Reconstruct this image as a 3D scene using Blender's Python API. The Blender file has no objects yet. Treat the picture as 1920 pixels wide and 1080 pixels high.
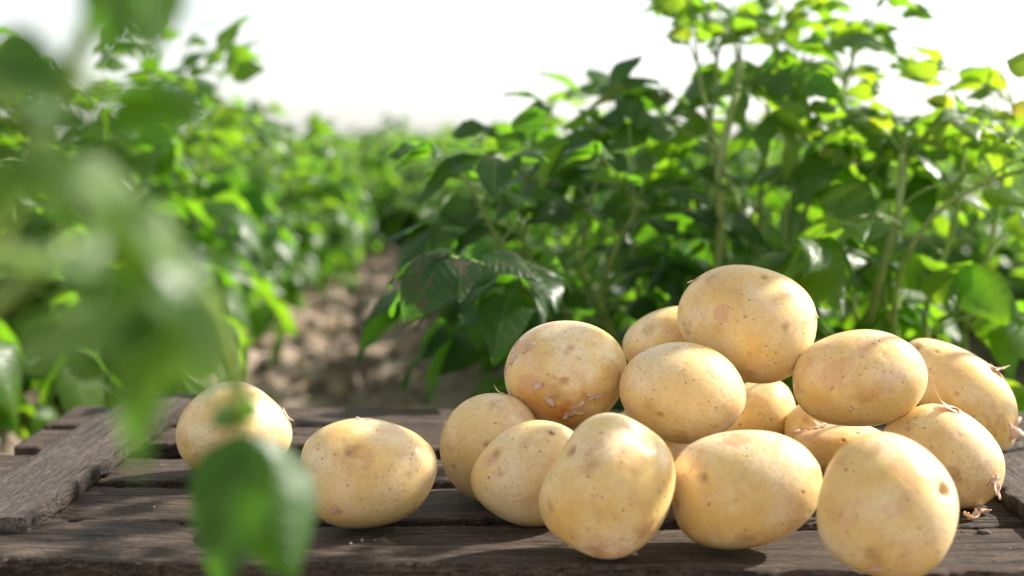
import bpy, bmesh, math, random
import numpy as np
R = math.radians
PI = math.pi
scene = bpy.context.scene

# ------------------------------------------------------------------ camera
FPX, W, H = 2667.0, 1920.0, 1080.0
HC = 0.32                                   # top of the crate above the soil
CZ = HC + 0.232
PITCH, YAW = R(5.993), R(1.718)
cam_data = bpy.data.cameras.new('camera')
cam = bpy.data.objects.new('camera', cam_data)
scene.collection.objects.link(cam)
cam.location = (0, 0, CZ)
cam.rotation_euler = (PI/2 - PITCH, 0, YAW)
cam_data.sensor_width = 36.0
cam_data.lens = 36.0 * FPX / W
cam_data.clip_start = 0.02
cam_data.clip_end = 2000
cam_data.dof.use_dof = True
cam_data.dof.focus_distance = 0.90
cam_data.dof.aperture_fstop = 4.8
scene.camera = cam

# ------------------------------------------------------------------ sky, sun, exposure
SUN_EL, SUN_AZ = 38.0, 68.0                 # azimuth clockwise from +Y: behind the crate, to the right
world = bpy.data.worlds.new('World')
scene.world = world
world.use_nodes = True
wn, wl = world.node_tree.nodes, world.node_tree.links
wn.clear()
sky = wn.new('ShaderNodeTexSky')
sky.sky_type = 'NISHITA'
sky.sun_disc = False
sky.sun_elevation = R(SUN_EL)
sky.sun_rotation = R(SUN_AZ)
sky.air_density = 1.0
sky.dust_density = 1.0
sky.ozone_density = 1.0
hs = wn.new('ShaderNodeHueSaturation'); hs.inputs['Saturation'].default_value = 0.30
hs.inputs['Value'].default_value = 1.0
bgn = wn.new('ShaderNodeBackground'); bgn.inputs['Strength'].default_value = 0.12
won = wn.new('ShaderNodeOutputWorld')
wl.new(sky.outputs[0], hs.inputs['Color']); wl.new(hs.outputs[0], bgn.inputs['Color']); wl.new(bgn.outputs[0], won.inputs[0])
sd = bpy.data.lights.new('sun', 'SUN'); sd.energy = 5.0; sd.angle = R(0.55); sd.color = (1.0, 0.94, 0.86)
sun = bpy.data.objects.new('sun', sd); scene.collection.objects.link(sun)
sun.rotation_euler = (R(90 - SUN_EL), 0, R(180 - SUN_AZ))
scene.view_settings.view_transform = 'Standard'
scene.view_settings.look = 'None'
scene.view_settings.gamma = 1.0
scene.view_settings.exposure = 1.03
scene.cycles.max_bounces = 8
scene.cycles.transparent_max_bounces = 6

# ------------------------------------------------------------------ helpers
col = scene.collection
cp, sp = math.cos(PITCH), math.sin(PITCH)
CAM = np.array([0, 0, CZ])
FWD = np.array([-math.sin(YAW)*cp, math.cos(YAW)*cp, -sp])
RGT = np.array([math.cos(YAW), math.sin(YAW), 0.0])
UPV = np.cross(RGT, FWD)
def at(px, py, d):
    """point at depth d metres in front of the lens, seen at pixel px, py"""
    return CAM + d*(FWD + RGT*((px-960)/FPX) - UPV*((py-540)/FPX))
def unit(v):
    v = np.asarray(v, float); return v/max(np.linalg.norm(v), 1e-9)

def tag(o, label=None, cat=None, group=None, kind=None):
    if label: o['label'] = label
    if cat: o['category'] = cat
    if group: o['group'] = group
    if kind: o['kind'] = kind
    return o
def empty(name, loc):
    o = bpy.data.objects.new(name, None); col.objects.link(o); o.location = [float(c) for c in loc]
    o.empty_display_size = 0.05
    return o
def mesh_obj(name, V, F, mats, parent=None, midx=None, attrs=None, uv=None, smooth=True, loc=None):
    """V (n,3) array, F list of faces or an (m,4) quad array"""
    me = bpy.data.meshes.new(name)
    V = np.asarray(V, np.float32)
    if isinstance(F, np.ndarray):
        m, k = F.shape
        me.vertices.add(len(V)); me.vertices.foreach_set('co', V.ravel())
        me.loops.add(m*k); me.loops.foreach_set('vertex_index', F.astype(np.int32).ravel())
        me.polygons.add(m); me.polygons.foreach_set('loop_start', np.arange(0, m*k, k, dtype=np.int32))
        me.polygons.foreach_set('loop_total', np.full(m, k, np.int32))
        me.update(calc_edges=True)
    else:
        me.from_pydata(V.tolist(), [], F)
    for mt in (mats if isinstance(mats, (list, tuple)) else [mats]): me.materials.append(mt)
    if midx is not None: me.polygons.foreach_set('material_index', np.asarray(midx, np.int32))
    me.polygons.foreach_set('use_smooth', np.full(len(me.polygons), smooth))
    for an, av in (attrs or {}).items():
        a = me.attributes.new(an, 'FLOAT', 'POINT'); a.data.foreach_set('value', np.asarray(av, np.float32))
    if uv is not None:
        a = me.attributes.new('leafuv', 'FLOAT_VECTOR', 'POINT')
        a.data.foreach_set('vector', np.asarray(uv, np.float32).ravel())
    me.validate(); me.update()
    o = bpy.data.objects.new(name, me); col.objects.link(o)
    if loc is not None: o.location = [float(c) for c in loc]
    if parent is not None: o.parent = parent
    return o
class Noise:
    """smooth pseudo-noise: a sum of random plane waves"""
    def __init__(s, seed, freq, n=14, dims=3):
        r = np.random.default_rng(seed)
        k = r.normal(size=(n, dims)); k /= np.linalg.norm(k, axis=1)[:, None]
        s.k = k*freq*r.uniform(.5, 1.6, (n, 1))*2*PI; s.p = r.uniform(0, 2*PI, n); s.n = n
    def __call__(s, P): return np.sin(P@s.k.T+s.p).sum(1)/math.sqrt(s.n)

# ------------------------------------------------------------------ materials
def mat(name):
    m = bpy.data.materials.new(name); m.use_nodes = True
    n, l = m.node_tree.nodes, m.node_tree.links; n.clear()
    out = n.new('ShaderNodeOutputMaterial')
    return m, n, l, out
def N(n, t, **kw):
    x = n.new('ShaderNode'+t)
    for k, v in kw.items(): setattr(x, k, v)
    return x
def ramp(n, l, src, pts, interp='LINEAR'):
    r = n.new('ShaderNodeValToRGB'); r.color_ramp.interpolation = interp
    e = r.color_ramp.elements
    while len(e) > 1: e.remove(e[-1])
    e[0].position = pts[0][0]; e[0].color = pts[0][1]
    for p, c in pts[1:]:
        q = e.new(p); q.color = c
    l.new(src, r.inputs[0]); return r
def g(v): return (v, v, v, 1)
def mix(n, l, fac, a, b, mode='MIX'):
    m = n.new('ShaderNodeMix'); m.data_type = 'RGBA'; m.blend_type = mode
    for s, v in ((0, fac), (6, a), (7, b)):
        if hasattr(v, 'type') and hasattr(v, 'node'): l.new(v, m.inputs[s])
        else: m.inputs[s].default_value = v
    return m.outputs[2]
def math_(n, l, op, a, b=None, clamp=False):
    m = n.new('ShaderNodeMath'); m.operation = op; m.use_clamp = clamp
    for s, v in ((0, a), (1, b)):
        if v is None: continue
        if hasattr(v, 'node'): l.new(v, m.inputs[s])
        else: m.inputs[s].default_value = v
    return m.outputs[0]
def noise(n, l, vec, scale, detail=4, rough=.55, dist=0):
    t = n.new('ShaderNodeTexNoise'); t.inputs['Scale'].default_value = scale
    t.inputs['Detail'].default_value = detail; t.inputs['Roughness'].default_value = rough
    t.inputs['Distortion'].default_value = dist
    l.new(vec, t.inputs['Vector']); return t
def mapping(n, l, vec, sc=(1, 1, 1), loc=(0, 0, 0)):
    m = n.new('ShaderNodeMapping'); m.inputs['Scale'].default_value = sc; m.inputs['Location'].default_value = loc
    l.new(vec, m.inputs['Vector']); return m.outputs[0]
def attr(n, name):
    a = n.new('ShaderNodeAttribute'); a.attribute_name = name; return a
def bump(n, l, hgt, strength, dist, nrm=None):
    b = n.new('ShaderNodeBump'); b.inputs['Strength'].default_value = strength; b.inputs['Distance'].default_value = dist
    l.new(hgt, b.inputs['Height'])
    if nrm is not None: l.new(nrm, b.inputs['Normal'])
    return b.outputs[0]

def potato_material():
    m, n, l, out = mat('potato_skin')
    tc = N(n, 'TexCoord'); oi = N(n, 'ObjectInfo')
    off = N(n, 'VectorMath', operation='MULTIPLY_ADD')
    cmb = N(n, 'CombineXYZ')
    for i in range(3): l.new(oi.outputs['Random'], cmb.inputs[i])
    l.new(cmb.outputs[0], off.inputs[0]); off.inputs[1].default_value = (7.3, 3.1, 5.7); l.new(tc.outputs['Object'], off.inputs[2])
    V = off.outputs[0]
    big = noise(n, l, V, 26, 3, .5).outputs[0]
    base = ramp(n, l, big, [(.30, (.74, .47, .125, 1)), (.42, (.80, .57, .205, 1)), (.52, (.83, .64, .31, 1)), (.62, (.85, .70, .43, 1)), (.75, (.80, .55, .28, 1))]).outputs[0]
    base = mix(n, l, math_(n, l, 'MULTIPLY', math_(n, l, 'FRACT', math_(n, l, 'MULTIPLY', oi.outputs['Random'], 7.31)), .4), base, (.78, .53, .23, 1))
    # warmer, rubbed areas and faint pinkish papery remains
    n2 = noise(n, l, V, 48, 5, .62, .4).outputs[0]
    f2 = ramp(n, l, n2, [(.52, g(0)), (.66, g(.55))]).outputs[0]
    base = mix(n, l, f2, base, (.66, .385, .165, 1))
    n3 = noise(n, l, mapping(n, l, V, (1, 1, 1), (3, 1, 2)), 38, 4, .55, .8).outputs[0]
    f3 = ramp(n, l, n3, [(.60, g(0)), (.615, g(.32)), (.75, g(.38))]).outputs[0]
    base = mix(n, l, f3, base, (.78, .55, .37, 1))
    net = noise(n, l, V, 420, 4, .75, .6).outputs[0]
    base = mix(n, l, ramp(n, l, net, [(.38, g(.42)), (.50, g(0))]).outputs[0], base, (.60, .37, .16, 1))
    # authored marks: yellow/orange stain, brown blotch, pink peel
    fine = noise(n, l, V, 190, 5, .7).outputs[0]
    a_y = math_(n, l, 'MULTIPLY', attr(n, 'yellow').outputs['Fac'], math_(n, l, 'MULTIPLY_ADD', n2, .9), True)
    ys = math_(n, l, 'MULTIPLY', attr(n, 'yellow').outputs['Fac'], math_(n, l, 'MULTIPLY', n2, 1.9), True); base = mix(n, l, ys, base, (.56, .215, .028, 1))
    a_p = attr(n, 'peel').outputs['Fac']
    fp = ramp(n, l, math_(n, l, 'MULTIPLY_ADD', n3, .9), [(0, g(0)), (1, g(1))])
    pk = math_(n, l, 'MULTIPLY', a_p, math_(n, l, 'MULTIPLY', noise(n, l, V, 70, 3).outputs[0], 1.9))
    fpk = ramp(n, l, pk, [(.42, g(0)), (.47, g(.45)), (.9, g(.85))]).outputs[0]
    base = mix(n, l, fpk, base, (.70, .40, .20, 1))
    bl = math_(n, l, 'MULTIPLY', attr(n, 'blotch').outputs['Fac'], math_(n, l, 'MULTIPLY', fine, 1.9))
    fbl = ramp(n, l, bl, [(.30, g(0)), (.78, g(.75))]).outputs[0]
    base = mix(n, l, fbl, base, (.50, .27, .11, 1))
    # small speckle dirt, clustered
    nd = noise(n, l, V, 620, 3, .7).outputs[0]
    ndm = noise(n, l, mapping(n, l, V, (1, 1, 1), (1, 5, 2)), 45, 3, .6).outputs[0]
    sp_ = math_(n, l, 'MULTIPLY', ramp(n, l, nd, [(.61, g(0)), (.68, g(1))]).outputs[0], ramp(n, l, ndm, [(.5, g(0)), (.66, g(.65))]).outputs[0])
    base = mix(n, l, sp_, base, (.36, .19, .08, 1))
    # lenticels: sparse brown dots
    dots = []
    for sc, keep, rad, loc in ((170, .42, .13, (0, 0, 0)), (115, .28, .12, (4, 2, 7)), (260, .45, .17, (9, 3, 1))):
        vn = N(n, 'TexVoronoi'); vn.inputs['Scale'].default_value = sc
        dis = noise(n, l, V, 300, 2).outputs['Color']
        wv = N(n, 'VectorMath', operation='MULTIPLY_ADD'); l.new(dis, wv.inputs[0]); wv.inputs[1].default_value = (.003,)*3
        l.new(mapping(n, l, V, (1, 1, 1), loc), wv.inputs[2])
        l.new(wv.outputs[0], vn.inputs['Vector'])
        sx = N(n, 'SeparateColor'); l.new(vn.outputs['Color'], sx.inputs[0])
        thr = math_(n, l, 'MULTIPLY_ADD', sx.outputs[1], rad*1.0); thr.node.inputs[2].default_value = rad*.35
        d1 = math_(n, l, 'SUBTRACT', thr, vn.outputs['Distance'])
        d1 = math_(n, l, 'MULTIPLY', d1, 14, True)
        on = math_(n, l, 'LESS_THAN', sx.outputs[0], keep)
        dots.append(math_(n, l, 'MULTIPLY', d1, on))
    dd = math_(n, l, 'MAXIMUM', math_(n, l, 'MAXIMUM', dots[0], dots[1]), dots[2])
    base = mix(n, l, math_(n, l, 'MULTIPLY', dd, .78), base, (.30, .15, .055, 1))
    base = mix(n, l, attr(n, 'eye').outputs['Fac'], base, (.36, .19, .07, 1))
    p = N(n, 'BsdfPrincipled')
    l.new(base, p.inputs['Base Color'])
    rr = ramp(n, l, n2, [(.3, g(.26)), (.7, g(.42))]).outputs[0]; l.new(rr, p.inputs['Roughness'])
    p.inputs['Specular IOR Level'].default_value = .55
    p.inputs['Subsurface Weight'].default_value = .5
    p.inputs['Subsurface Radius'].default_value = (1, .42, .14)
    p.inputs['Subsurface Scale'].default_value = .007
    b1 = bump(n, l, noise(n, l, V, 900, 3, .6).outputs[0], .12, .0006)
    b2 = bump(n, l, noise(n, l, V, 130, 4, .6).outputs[0], .35, .0011, b1)
    b3 = bump(n, l, math_(n, l, 'ADD', math_(n, l, 'MULTIPLY', dd, -1), math_(n, l, 'MULTIPLY', fpk, -.6)), .35, .0006, b2)
    b4 = bump(n, l, f3, .15, .0005, b3)
    l.new(b4, p.inputs['Normal'])
    l.new(p.outputs[0], out.inputs[0]); return m

def thin_material(name, ca, cb, rough, trans_col, trans, sc=60, spec=.5):
    m, n, l, out = mat(name)
    tc = N(n, 'TexCoord')
    nz = noise(n, l, tc.outputs['Object'], sc, 4, .6).outputs[0]
    c = ramp(n, l, nz, [(.35, ca), (.65, cb)]).outputs[0]
    p = N(n, 'BsdfPrincipled'); l.new(c, p.inputs['Base Color']); p.inputs['Roughness'].default_value = rough
    p.inputs['Specular IOR Level'].default_value = spec
    l.new(bump(n, l, nz, .4, .001), p.inputs['Normal'])
    t = N(n, 'BsdfTranslucent'); t.inputs['Color'].default_value = trans_col
    mx = N(n, 'MixShader'); mx.inputs[0].default_value = trans
    l.new(p.outputs[0], mx.inputs[1]); l.new(t.outputs[0], mx.inputs[2]); l.new(mx.outputs[0], out.inputs[0])
    return m

def leaf_material(name='potato_leaf', blight=0.0):
    m, n, l, out = mat(name)
    uvn = attr(n, 'leafuv').outputs['Vector']          # x across -1..1, y along 0..1
    tone = attr(n, 'tone').outputs['Fac']
    oi = N(n, 'ObjectInfo').outputs['Random']
    sx = N(n, 'SeparateXYZ'); l.new(uvn, sx.inputs[0])
    ax = math_(n, l, 'ABSOLUTE', sx.outputs[0])
    # side veins run forward from the midrib
    vs = math_(n, l, 'SUBTRACT', sx.outputs[1], math_(n, l, 'MULTIPLY', ax, .16))
    vein = math_(n, l, 'ABSOLUTE', math_(n, l, 'SINE', math_(n, l, 'MULTIPLY', vs, 24)))
    vein = ramp(n, l, vein, [(0, g(1)), (.28, g(0))]).outputs[0]
    mid = ramp(n, l, ax, [(0, g(1)), (.07, g(0))]).outputs[0]
    tc = N(n, 'TexCoord')
    nz = noise(n, l, tc.outputs['Object'], 35, 3, .6).outputs[0]
    tn = math_(n, l, 'ADD', math_(n, l, 'MULTIPLY', tone, .8), math_(n, l, 'MULTIPLY', nz, .35))
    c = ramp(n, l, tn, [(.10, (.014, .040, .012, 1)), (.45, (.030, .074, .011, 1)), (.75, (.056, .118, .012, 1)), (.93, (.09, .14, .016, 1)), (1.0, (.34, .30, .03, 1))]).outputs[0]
    c = mix(n, l, math_(n, l, 'MULTIPLY', vein, .22), c, (.06, .12, .03, 1))
    c = mix(n, l, math_(n, l, 'MULTIPLY', mid, .7), c, (.12, .19, .05, 1))
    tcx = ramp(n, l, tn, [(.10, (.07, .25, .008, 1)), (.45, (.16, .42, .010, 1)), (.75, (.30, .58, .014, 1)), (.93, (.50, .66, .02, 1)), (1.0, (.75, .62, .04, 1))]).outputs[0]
    tcx = mix(n, l, math_(n, l, 'MULTIPLY', vein, .35), tcx, (.06, .20, .01, 1))
    if blight:
        bn = noise(n, l, tc.outputs['Object'], 55, 5, .65, .6).outputs[0]
        bf = ramp(n, l, bn, [(.52, g(0)), (.60, g(.8))]).outputs[0]
        c = mix(n, l, bf, c, (.125, .098, .06, 1)); tcx = mix(n, l, bf, tcx, (.11, .085, .03, 1))
    # the underside is paler and duller
    gm = N(n, 'NewGeometry').outputs['Backfacing']
    c = mix(n, l, math_(n, l, 'MULTIPLY', gm, .65), c, (.22, .29, .17, 1))
    p = N(n, 'BsdfPrincipled'); l.new(c, p.inputs['Base Color'])
    p.inputs['Specular IOR Level'].default_value = .5
    rg = math_(n, l, 'MULTIPLY_ADD', nz, .25); rg.node.inputs[2].default_value = .25
    l.new(rg, p.inputs['Roughness'])
    hgt = math_(n, l, 'SUBTRACT', math_(n, l, 'MULTIPLY', nz, .6), math_(n, l, 'ADD', vein, mid))
    l.new(bump(n, l, hgt, .5, .0006), p.inputs['Normal'])
    t = N(n, 'BsdfTranslucent'); l.new(tcx, t.inputs['Color'])
    mx = N(n, 'MixShader'); mx.inputs[0].default_value = .50
    l.new(p.outputs[0], mx.inputs[1]); l.new(t.outputs[0], mx.inputs[2]); l.new(mx.outputs[0], out.inputs[0])
    return m

def wood_material(name, grey):
    m, n, l, out = mat(name)
    tc = N(n, 'TexCoord'); oi = N(n, 'ObjectInfo').outputs['Random']
    cmb = N(n, 'CombineXYZ')
    for i in range(3): l.new(oi, cmb.inputs[i])
    off = N(n, 'VectorMath', operation='MULTIPLY_ADD'); l.new(cmb.outputs[0], off.inputs[0]); off.inputs[1].default_value = (3.1, 5.7, 2.3)
    l.new(tc.outputs['Object'], off.inputs[2]); V = off.outputs[0]
    wob = noise(n, l, mapping(n, l, V, (6, 20, 20)), 1, 2).outputs['Color']
    wv = N(n, 'VectorMath', operation='MULTIPLY_ADD'); l.new(wob, wv.inputs[0]); wv.inputs[1].default_value = (0, .012, .012); l.new(V, wv.inputs[2])
    Vw = wv.outputs[0]
    grain = noise(n, l, mapping(n, l, Vw, (60, 620, 620)), 1, 7, .75).outputs[0]
    grain2 = noise(n, l, mapping(n, l, Vw, (9, 120, 120)), 1, 7, .7).outputs[0]
    fibre = noise(n, l, mapping(n, l, Vw, (50, 1500, 1500)), 1, 3, .7).outputs[0]
    stain = noise(n, l, mapping(n, l, V, (9, 22, 22)), 1, 5, .6).outputs[0]
    k = .5 if grey else 0.
    c = ramp(n, l, grain2, [(.34, (.034, .020, .011, 1)), (.46, (.090, .057, .034, 1)), (.55, (.15, .102, .064, 1)), (.66, (.28, .205, .145, 1))]).outputs[0]
    c = mix(n, l, ramp(n, l, grain, [(.40, g(.9)), (.48, g(0))]).outputs[0], c, (.022, .015, .010, 1))
    c = mix(n, l, ramp(n, l, grain, [(.53, g(0)), (.62, g(.65))]).outputs[0], c, (.30, .24, .185, 1))
    c = mix(n, l, ramp(n, l, stain, [(.42, g(0)), (.62, g(.5))]).outputs[0], c, (.075, .044, .027, 1), 'MIX')
    c = mix(n, l, ramp(n, l, stain, [(.30, g(.45)), (.44, g(0))]).outputs[0], c, (.05, .043, .04, 1))
    if grey:
        c = mix(n, l, .35, c, (.075, .066, .062, 1))
        c = mix(n, l, ramp(n, l, grain, [(.5, g(0)), (.66, g(.5))]).outputs[0], c, (.22, .205, .20, 1))
    pit = noise(n, l, mapping(n, l, V, (260, 800, 800), (1, 7, 3)), 1, 5, .8).outputs[0]
    c = mix(n, l, ramp(n, l, pit, [(.38, g(.75)), (.46, g(0))]).outputs[0], c, (.020, .014, .010, 1))
    c = mix(n, l, ramp(n, l, pit, [(.56, g(0)), (.66, g(.45))]).outputs[0], c, (.34, .28, .22, 1))
    # cracks
    ck = noise(n, l, mapping(n, l, Vw, (7, 230, 230), (5, 1, 2)), 1, 4, .55).outputs[0]
    ckf = ramp(n, l, ck, [(.35, g(1)), (.385, g(0))]).outputs[0]
    c = mix(n, l, math_(n, l, 'MULTIPLY', ckf, .9), c, (.018, .013, .010, 1))
    # pale flecks of dust and splinters
    fk = noise(n, l, mapping(n, l, V, (300, 900, 900)), 1, 2, .5).outputs[0]
    fkf = ramp(n, l, fk, [(.735, g(0)), (.76, g(.8))]).outputs[0]
    c = mix(n, l, fkf, c, (.50, .46, .40, 1))
    p = N(n, 'BsdfPrincipled'); l.new(c, p.inputs['Base Color'])
    rr = ramp(n, l, grain2, [(.3, g(.62)), (.7, g(.80))]).outputs[0]; l.new(rr, p.inputs['Roughness'])
    p.inputs['Specular IOR Level'].default_value = .35
    h = math_(n, l, 'ADD', math_(n, l, 'MULTIPLY', grain, 1.0), math_(n, l, 'MULTIPLY', grain2, 1.2))
    h = math_(n, l, 'SUBTRACT', math_(n, l, 'ADD', h, math_(n, l, 'ADD', math_(n, l, 'MULTIPLY', fibre, .35), math_(n, l, 'MULTIPLY', pit, .9))), math_(n, l, 'MULTIPLY', ckf, 1.5))
    l.new(bump(n, l, h, 1.0, .0042), p.inputs['Normal'])
    l.new(p.outputs[0], out.inputs[0]); return m

def soil_material():
    m, n, l, out = mat('dry_sandy_soil')
    tc = N(n, 'TexCoord'); V = tc.outputs['Object']
    a = noise(n, l, V, 7, 7, .7).outputs[0]; b = noise(n, l, V, 40, 6, .7).outputs[0]
    c = ramp(n, l, a, [(.36, (.17, .125, .095, 1)), (.5, (.38, .295, .23, 1)), (.62, (.56, .46, .375, 1))]).outputs[0]
    c = mix(n, l, ramp(n, l, b, [(.4, g(.7)), (.55, g(0))]).outputs[0], c, (.15, .10, .07, 1))
    c = mix(n, l, ramp(n, l, b, [(.58, g(0)), (.7, g(.6))]).outputs[0], c, (.55, .46, .38, 1))
    p = N(n, 'BsdfPrincipled'); l.new(c, p.inputs['Base Color']); p.inputs['Roughness'].default_value = .95
    p.inputs['Specular IOR Level'].default_value = .1
    l.new(bump(n, l, b, 1.0, .02), p.inputs['Normal'])
    l.new(p.outputs[0], out.inputs[0]); return m

M = {}
M['potato'] = potato_material()
M['peel'] = thin_material('papery_peel', (.74, .50, .33, 1), (.86, .70, .54, 1), .5, (.9, .6, .35, 1), .35, 400)
M['leaf'] = leaf_material()
M['sick_leaf'] = leaf_material('blighted_leaf', 1.0)
M['dry_leaf'] = thin_material('withered_leaf', (.50, .33, .08, 1), (.62, .50, .16, 1), .6, (.8, .55, .12, 1), .35, 25)
M['stem'] = thin_material('potato_stem', (.19, .27, .06, 1), (.34, .42, .13, 1), .4, (.42, .60, .08, 1), .30, 30)
M['wood'] = wood_material('weathered_brown_wood', False)
M['grey_wood'] = wood_material('weathered_grey_wood', True)
M['soil'] = soil_material()
m_, n_, l_, o_ = mat('soil_crumb')
p_ = N(n_, 'BsdfPrincipled'); tc_ = N(n_, 'TexCoord')
l_.new(ramp(n_, l_, noise(n_, l_, tc_.outputs['Object'], 300, 4).outputs[0], [(.35, (.05, .035, .03, 1)), (.65, (.14, .10, .08, 1))]).outputs[0], p_.inputs['Base Color'])
p_.inputs['Roughness'].default_value = .95; l_.new(p_.outputs[0], o_.inputs[0]); M['crumb'] = m_

# potatoes: key, centre, axes (long, short, depth), half sizes, outline harmonics
POTATOES = [
  ('P1',[-0.1118, 0.834, 0.353],[[0.9916, 0.1273, -0.0237], [-0.0065, 0.2312, 0.9729], [0.1293, -0.9645, 0.2301]],[0.0411, 0.0332, 0.0348],[-0.0026, 0.0003, 0.0001, -0.0003, -0.0011, 0.0327, 0.0262, -0.0172, -0.0055, 0.0001, 0.0162]),
  ('P2',[-0.2203, 0.9562, 0.3518],[[0.9755, 0.2169, -0.0371], [-0.0079, 0.2032, 0.9791], [0.22, -0.9548, 0.1999]],[0.0389, 0.0328, 0.0361],[-0.0018, -0.0006, -0.0005, -0.0001, -0.0002, 0.0171, -0.0373, 0.0101, -0.0028, 0.0013, 0.0071]),
  ('P3',[-0.0406, 0.8962, 0.3554],[[0.2237, 0.2185, 0.9499], [-0.9737, 0.0059, 0.2279], [0.0442, -0.9758, 0.214]],[0.0354, 0.0321, 0.0321],[-0.0002, -0.0001, -0.0, -0.0003, 0.0001, -0.0018, -0.0165, -0.0049, 0.0002, -0.0012, -0.0005]),
  ('P4',[-0.0136, 0.8404, 0.3515],[[0.9126, 0.1088, 0.3941], [-0.4085, 0.2055, 0.8893], [0.0158, -0.9726, 0.232]],[0.0354, 0.0312, 0.0296],[-0.0022, -0.0, 0.0001, 0.0001, 0.0004, -0.0175, 0.0394, 0.011, -0.0021, 0.0066, 0.0077]),
  ('P5',[0.0307, 0.7776, 0.3591],[[0.4737, 0.1944, 0.8589], [-0.8798, 0.1468, 0.452], [-0.0383, -0.9699, 0.2406]],[0.041, 0.0356, 0.0302],[-0.0028, -0.0001, -0.0018, 0.0004, -0.0002, 0.0097, 0.0213, -0.0365, 0.002, -0.0022, -0.0086]),
  ('P13',[0.1077, 0.7954, 0.3542],[[0.9766, -0.0829, 0.1986], [-0.1713, 0.2595, 0.9504], [-0.1303, -0.9622, 0.2393]],[0.0439, 0.0339, 0.0288],[-0.0016, 0.0007, -0.0002, -0.0004, 0.0002, 0.0296, -0.0027, -0.0204, 0.005, 0.0069, -0.0034]),
  ('P18',[0.1765, 0.7451, 0.3575],[[0.1259, -0.2784, -0.9522], [0.9666, -0.1817, 0.1809], [-0.2233, -0.9431, 0.2463]],[0.039, 0.0365, 0.0328],[-0.0012, 0.0001, 0.0005, 0.0002, 0.0003, -0.0227, 0.0068, 0.0076, 0.0217, 0.0036, 0.0073]),
  ('P16',[0.2487, 0.8935, 0.353],[[0.7709, -0.3352, -0.5416], [0.5805, 0.0197, 0.814], [-0.2622, -0.9419, 0.2098]],[0.0394, 0.0279, 0.0251],[-0.0035, 0.0002, 0.0009, 0.0003, -0.0008, -0.0174, -0.04, -0.0186, 0.0257, 0.0076, -0.0066]),
  ('P15',[0.2896, 1.0102, 0.3721],[[0.7073, -0.3154, -0.6327], [0.6527, -0.0525, 0.7558], [-0.2716, -0.9475, 0.1687]],[0.0497, 0.0271, 0.0258],[-0.0029, -0.0006, -0.0, 0.0002, -0.0001, -0.0027, -0.0363, -0.0019, -0.0347, -0.0049, 0.0028]),
  ('P10',[0.1508, 1.052, 0.3467],[[0.9522, -0.0789, 0.2951], [-0.2718, 0.2217, 0.9365], [-0.1393, -0.9719, 0.1896]],[0.0313, 0.0266, 0.0279],[-0.0021, -0.0007, -0.0006, 0.0002, 0.0003, -0.0207, 0.0289, -0.0208, 0.0033, 0.0015, -0.0109]),
  ('P12',[0.0623, 0.9287, 0.3474],[[0.9873, -0.0944, -0.1279], [0.1449, 0.2036, 0.9683], [-0.0654, -0.9745, 0.2147]],[0.0333, 0.0274, 0.026],[0.0001, -0.0, 0.0, 0.0, -0.0, 0.0, 0.0, 0.0, 0.0, -0.0, -0.0]),
  ('P17',[0.1972, 0.9675, 0.3392],[[0.9806, -0.1871, 0.058], [-0.0161, 0.2179, 0.9758], [-0.1952, -0.9579, 0.2107]],[0.0331, 0.0186, 0.0279],[-0.0021, 0.0, -0.001, 0.0008, 0.0005, -0.0206, 0.0292, -0.0204, -0.0108, 0.0032, 0.0002]),
  ('P19',[0.191, 1.0232, 0.3416],[[0.9795, -0.1941, -0.0547], [0.0911, 0.1842, 0.9786], [-0.1799, -0.9635, 0.1981]],[0.0234, 0.0216, 0.0237],[0.0001, -0.0, 0.0, 0.0, -0.0, -0.0, 0.0, -0.0, 0.0, 0.0, 0.0]),
  ('P6',[0.0076, 0.9203, 0.399],[[0.996, 0.0065, 0.0887], [-0.0886, 0.1641, 0.9825], [-0.0082, -0.9864, 0.164]],[0.0399, 0.0353, 0.0336],[-0.0001, 0.0002, 0.0004, 0.0001, 0.0001, -0.0015, 0.0135, 0.0023, 0.0094, 0.0018, 0.0001]),
  ('P8',[0.0812, 0.8922, 0.3923],[[0.9879, -0.1095, -0.1098], [0.1269, 0.1636, 0.9783], [-0.0892, -0.9804, 0.1755]],[0.0397, 0.0318, 0.0303],[0.0, 0.0, 0.0, 0.0, -0.0, -0.0035, 0.0045, 0.0079, -0.0001, 0.0032, -0.0027]),
  ('P9',[0.1287, 0.9435, 0.4302],[[0.9411, -0.1664, -0.2945], [0.3105, 0.0799, 0.9472], [-0.134, -0.9828, 0.1269]],[0.0466, 0.0387, 0.0348],[-0.0011, -0.0002, 0.0001, -0.0, -0.0, -0.0271, -0.0035, -0.0146, 0.0046, -0.0004, -0.0021]),
  ('P14',[0.1963, 0.9115, 0.3984],[[0.9739, -0.1883, 0.1267], [-0.0916, 0.1846, 0.9785], [-0.2077, -0.9646, 0.1626]],[0.043, 0.0314, 0.0292],[0.0004, -0.0006, -0.0006, 0.0001, 0.0002, -0.0031, -0.0082, -0.0126, 0.0023, 0.0068, 0.004]),
  ('P7',[0.0846, 0.9962, 0.409],[[0.9894, -0.0654, 0.1295], [-0.1185, 0.151, 0.9814], [-0.0837, -0.9864, 0.1416]],[0.036, 0.0253, 0.0304],[-0.0002, -0.0002, -0.0003, 0.0002, 0.0004, -0.0179, -0.008, -0.0082, -0.0021, 0.0011, 0.0052]),
]
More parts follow.
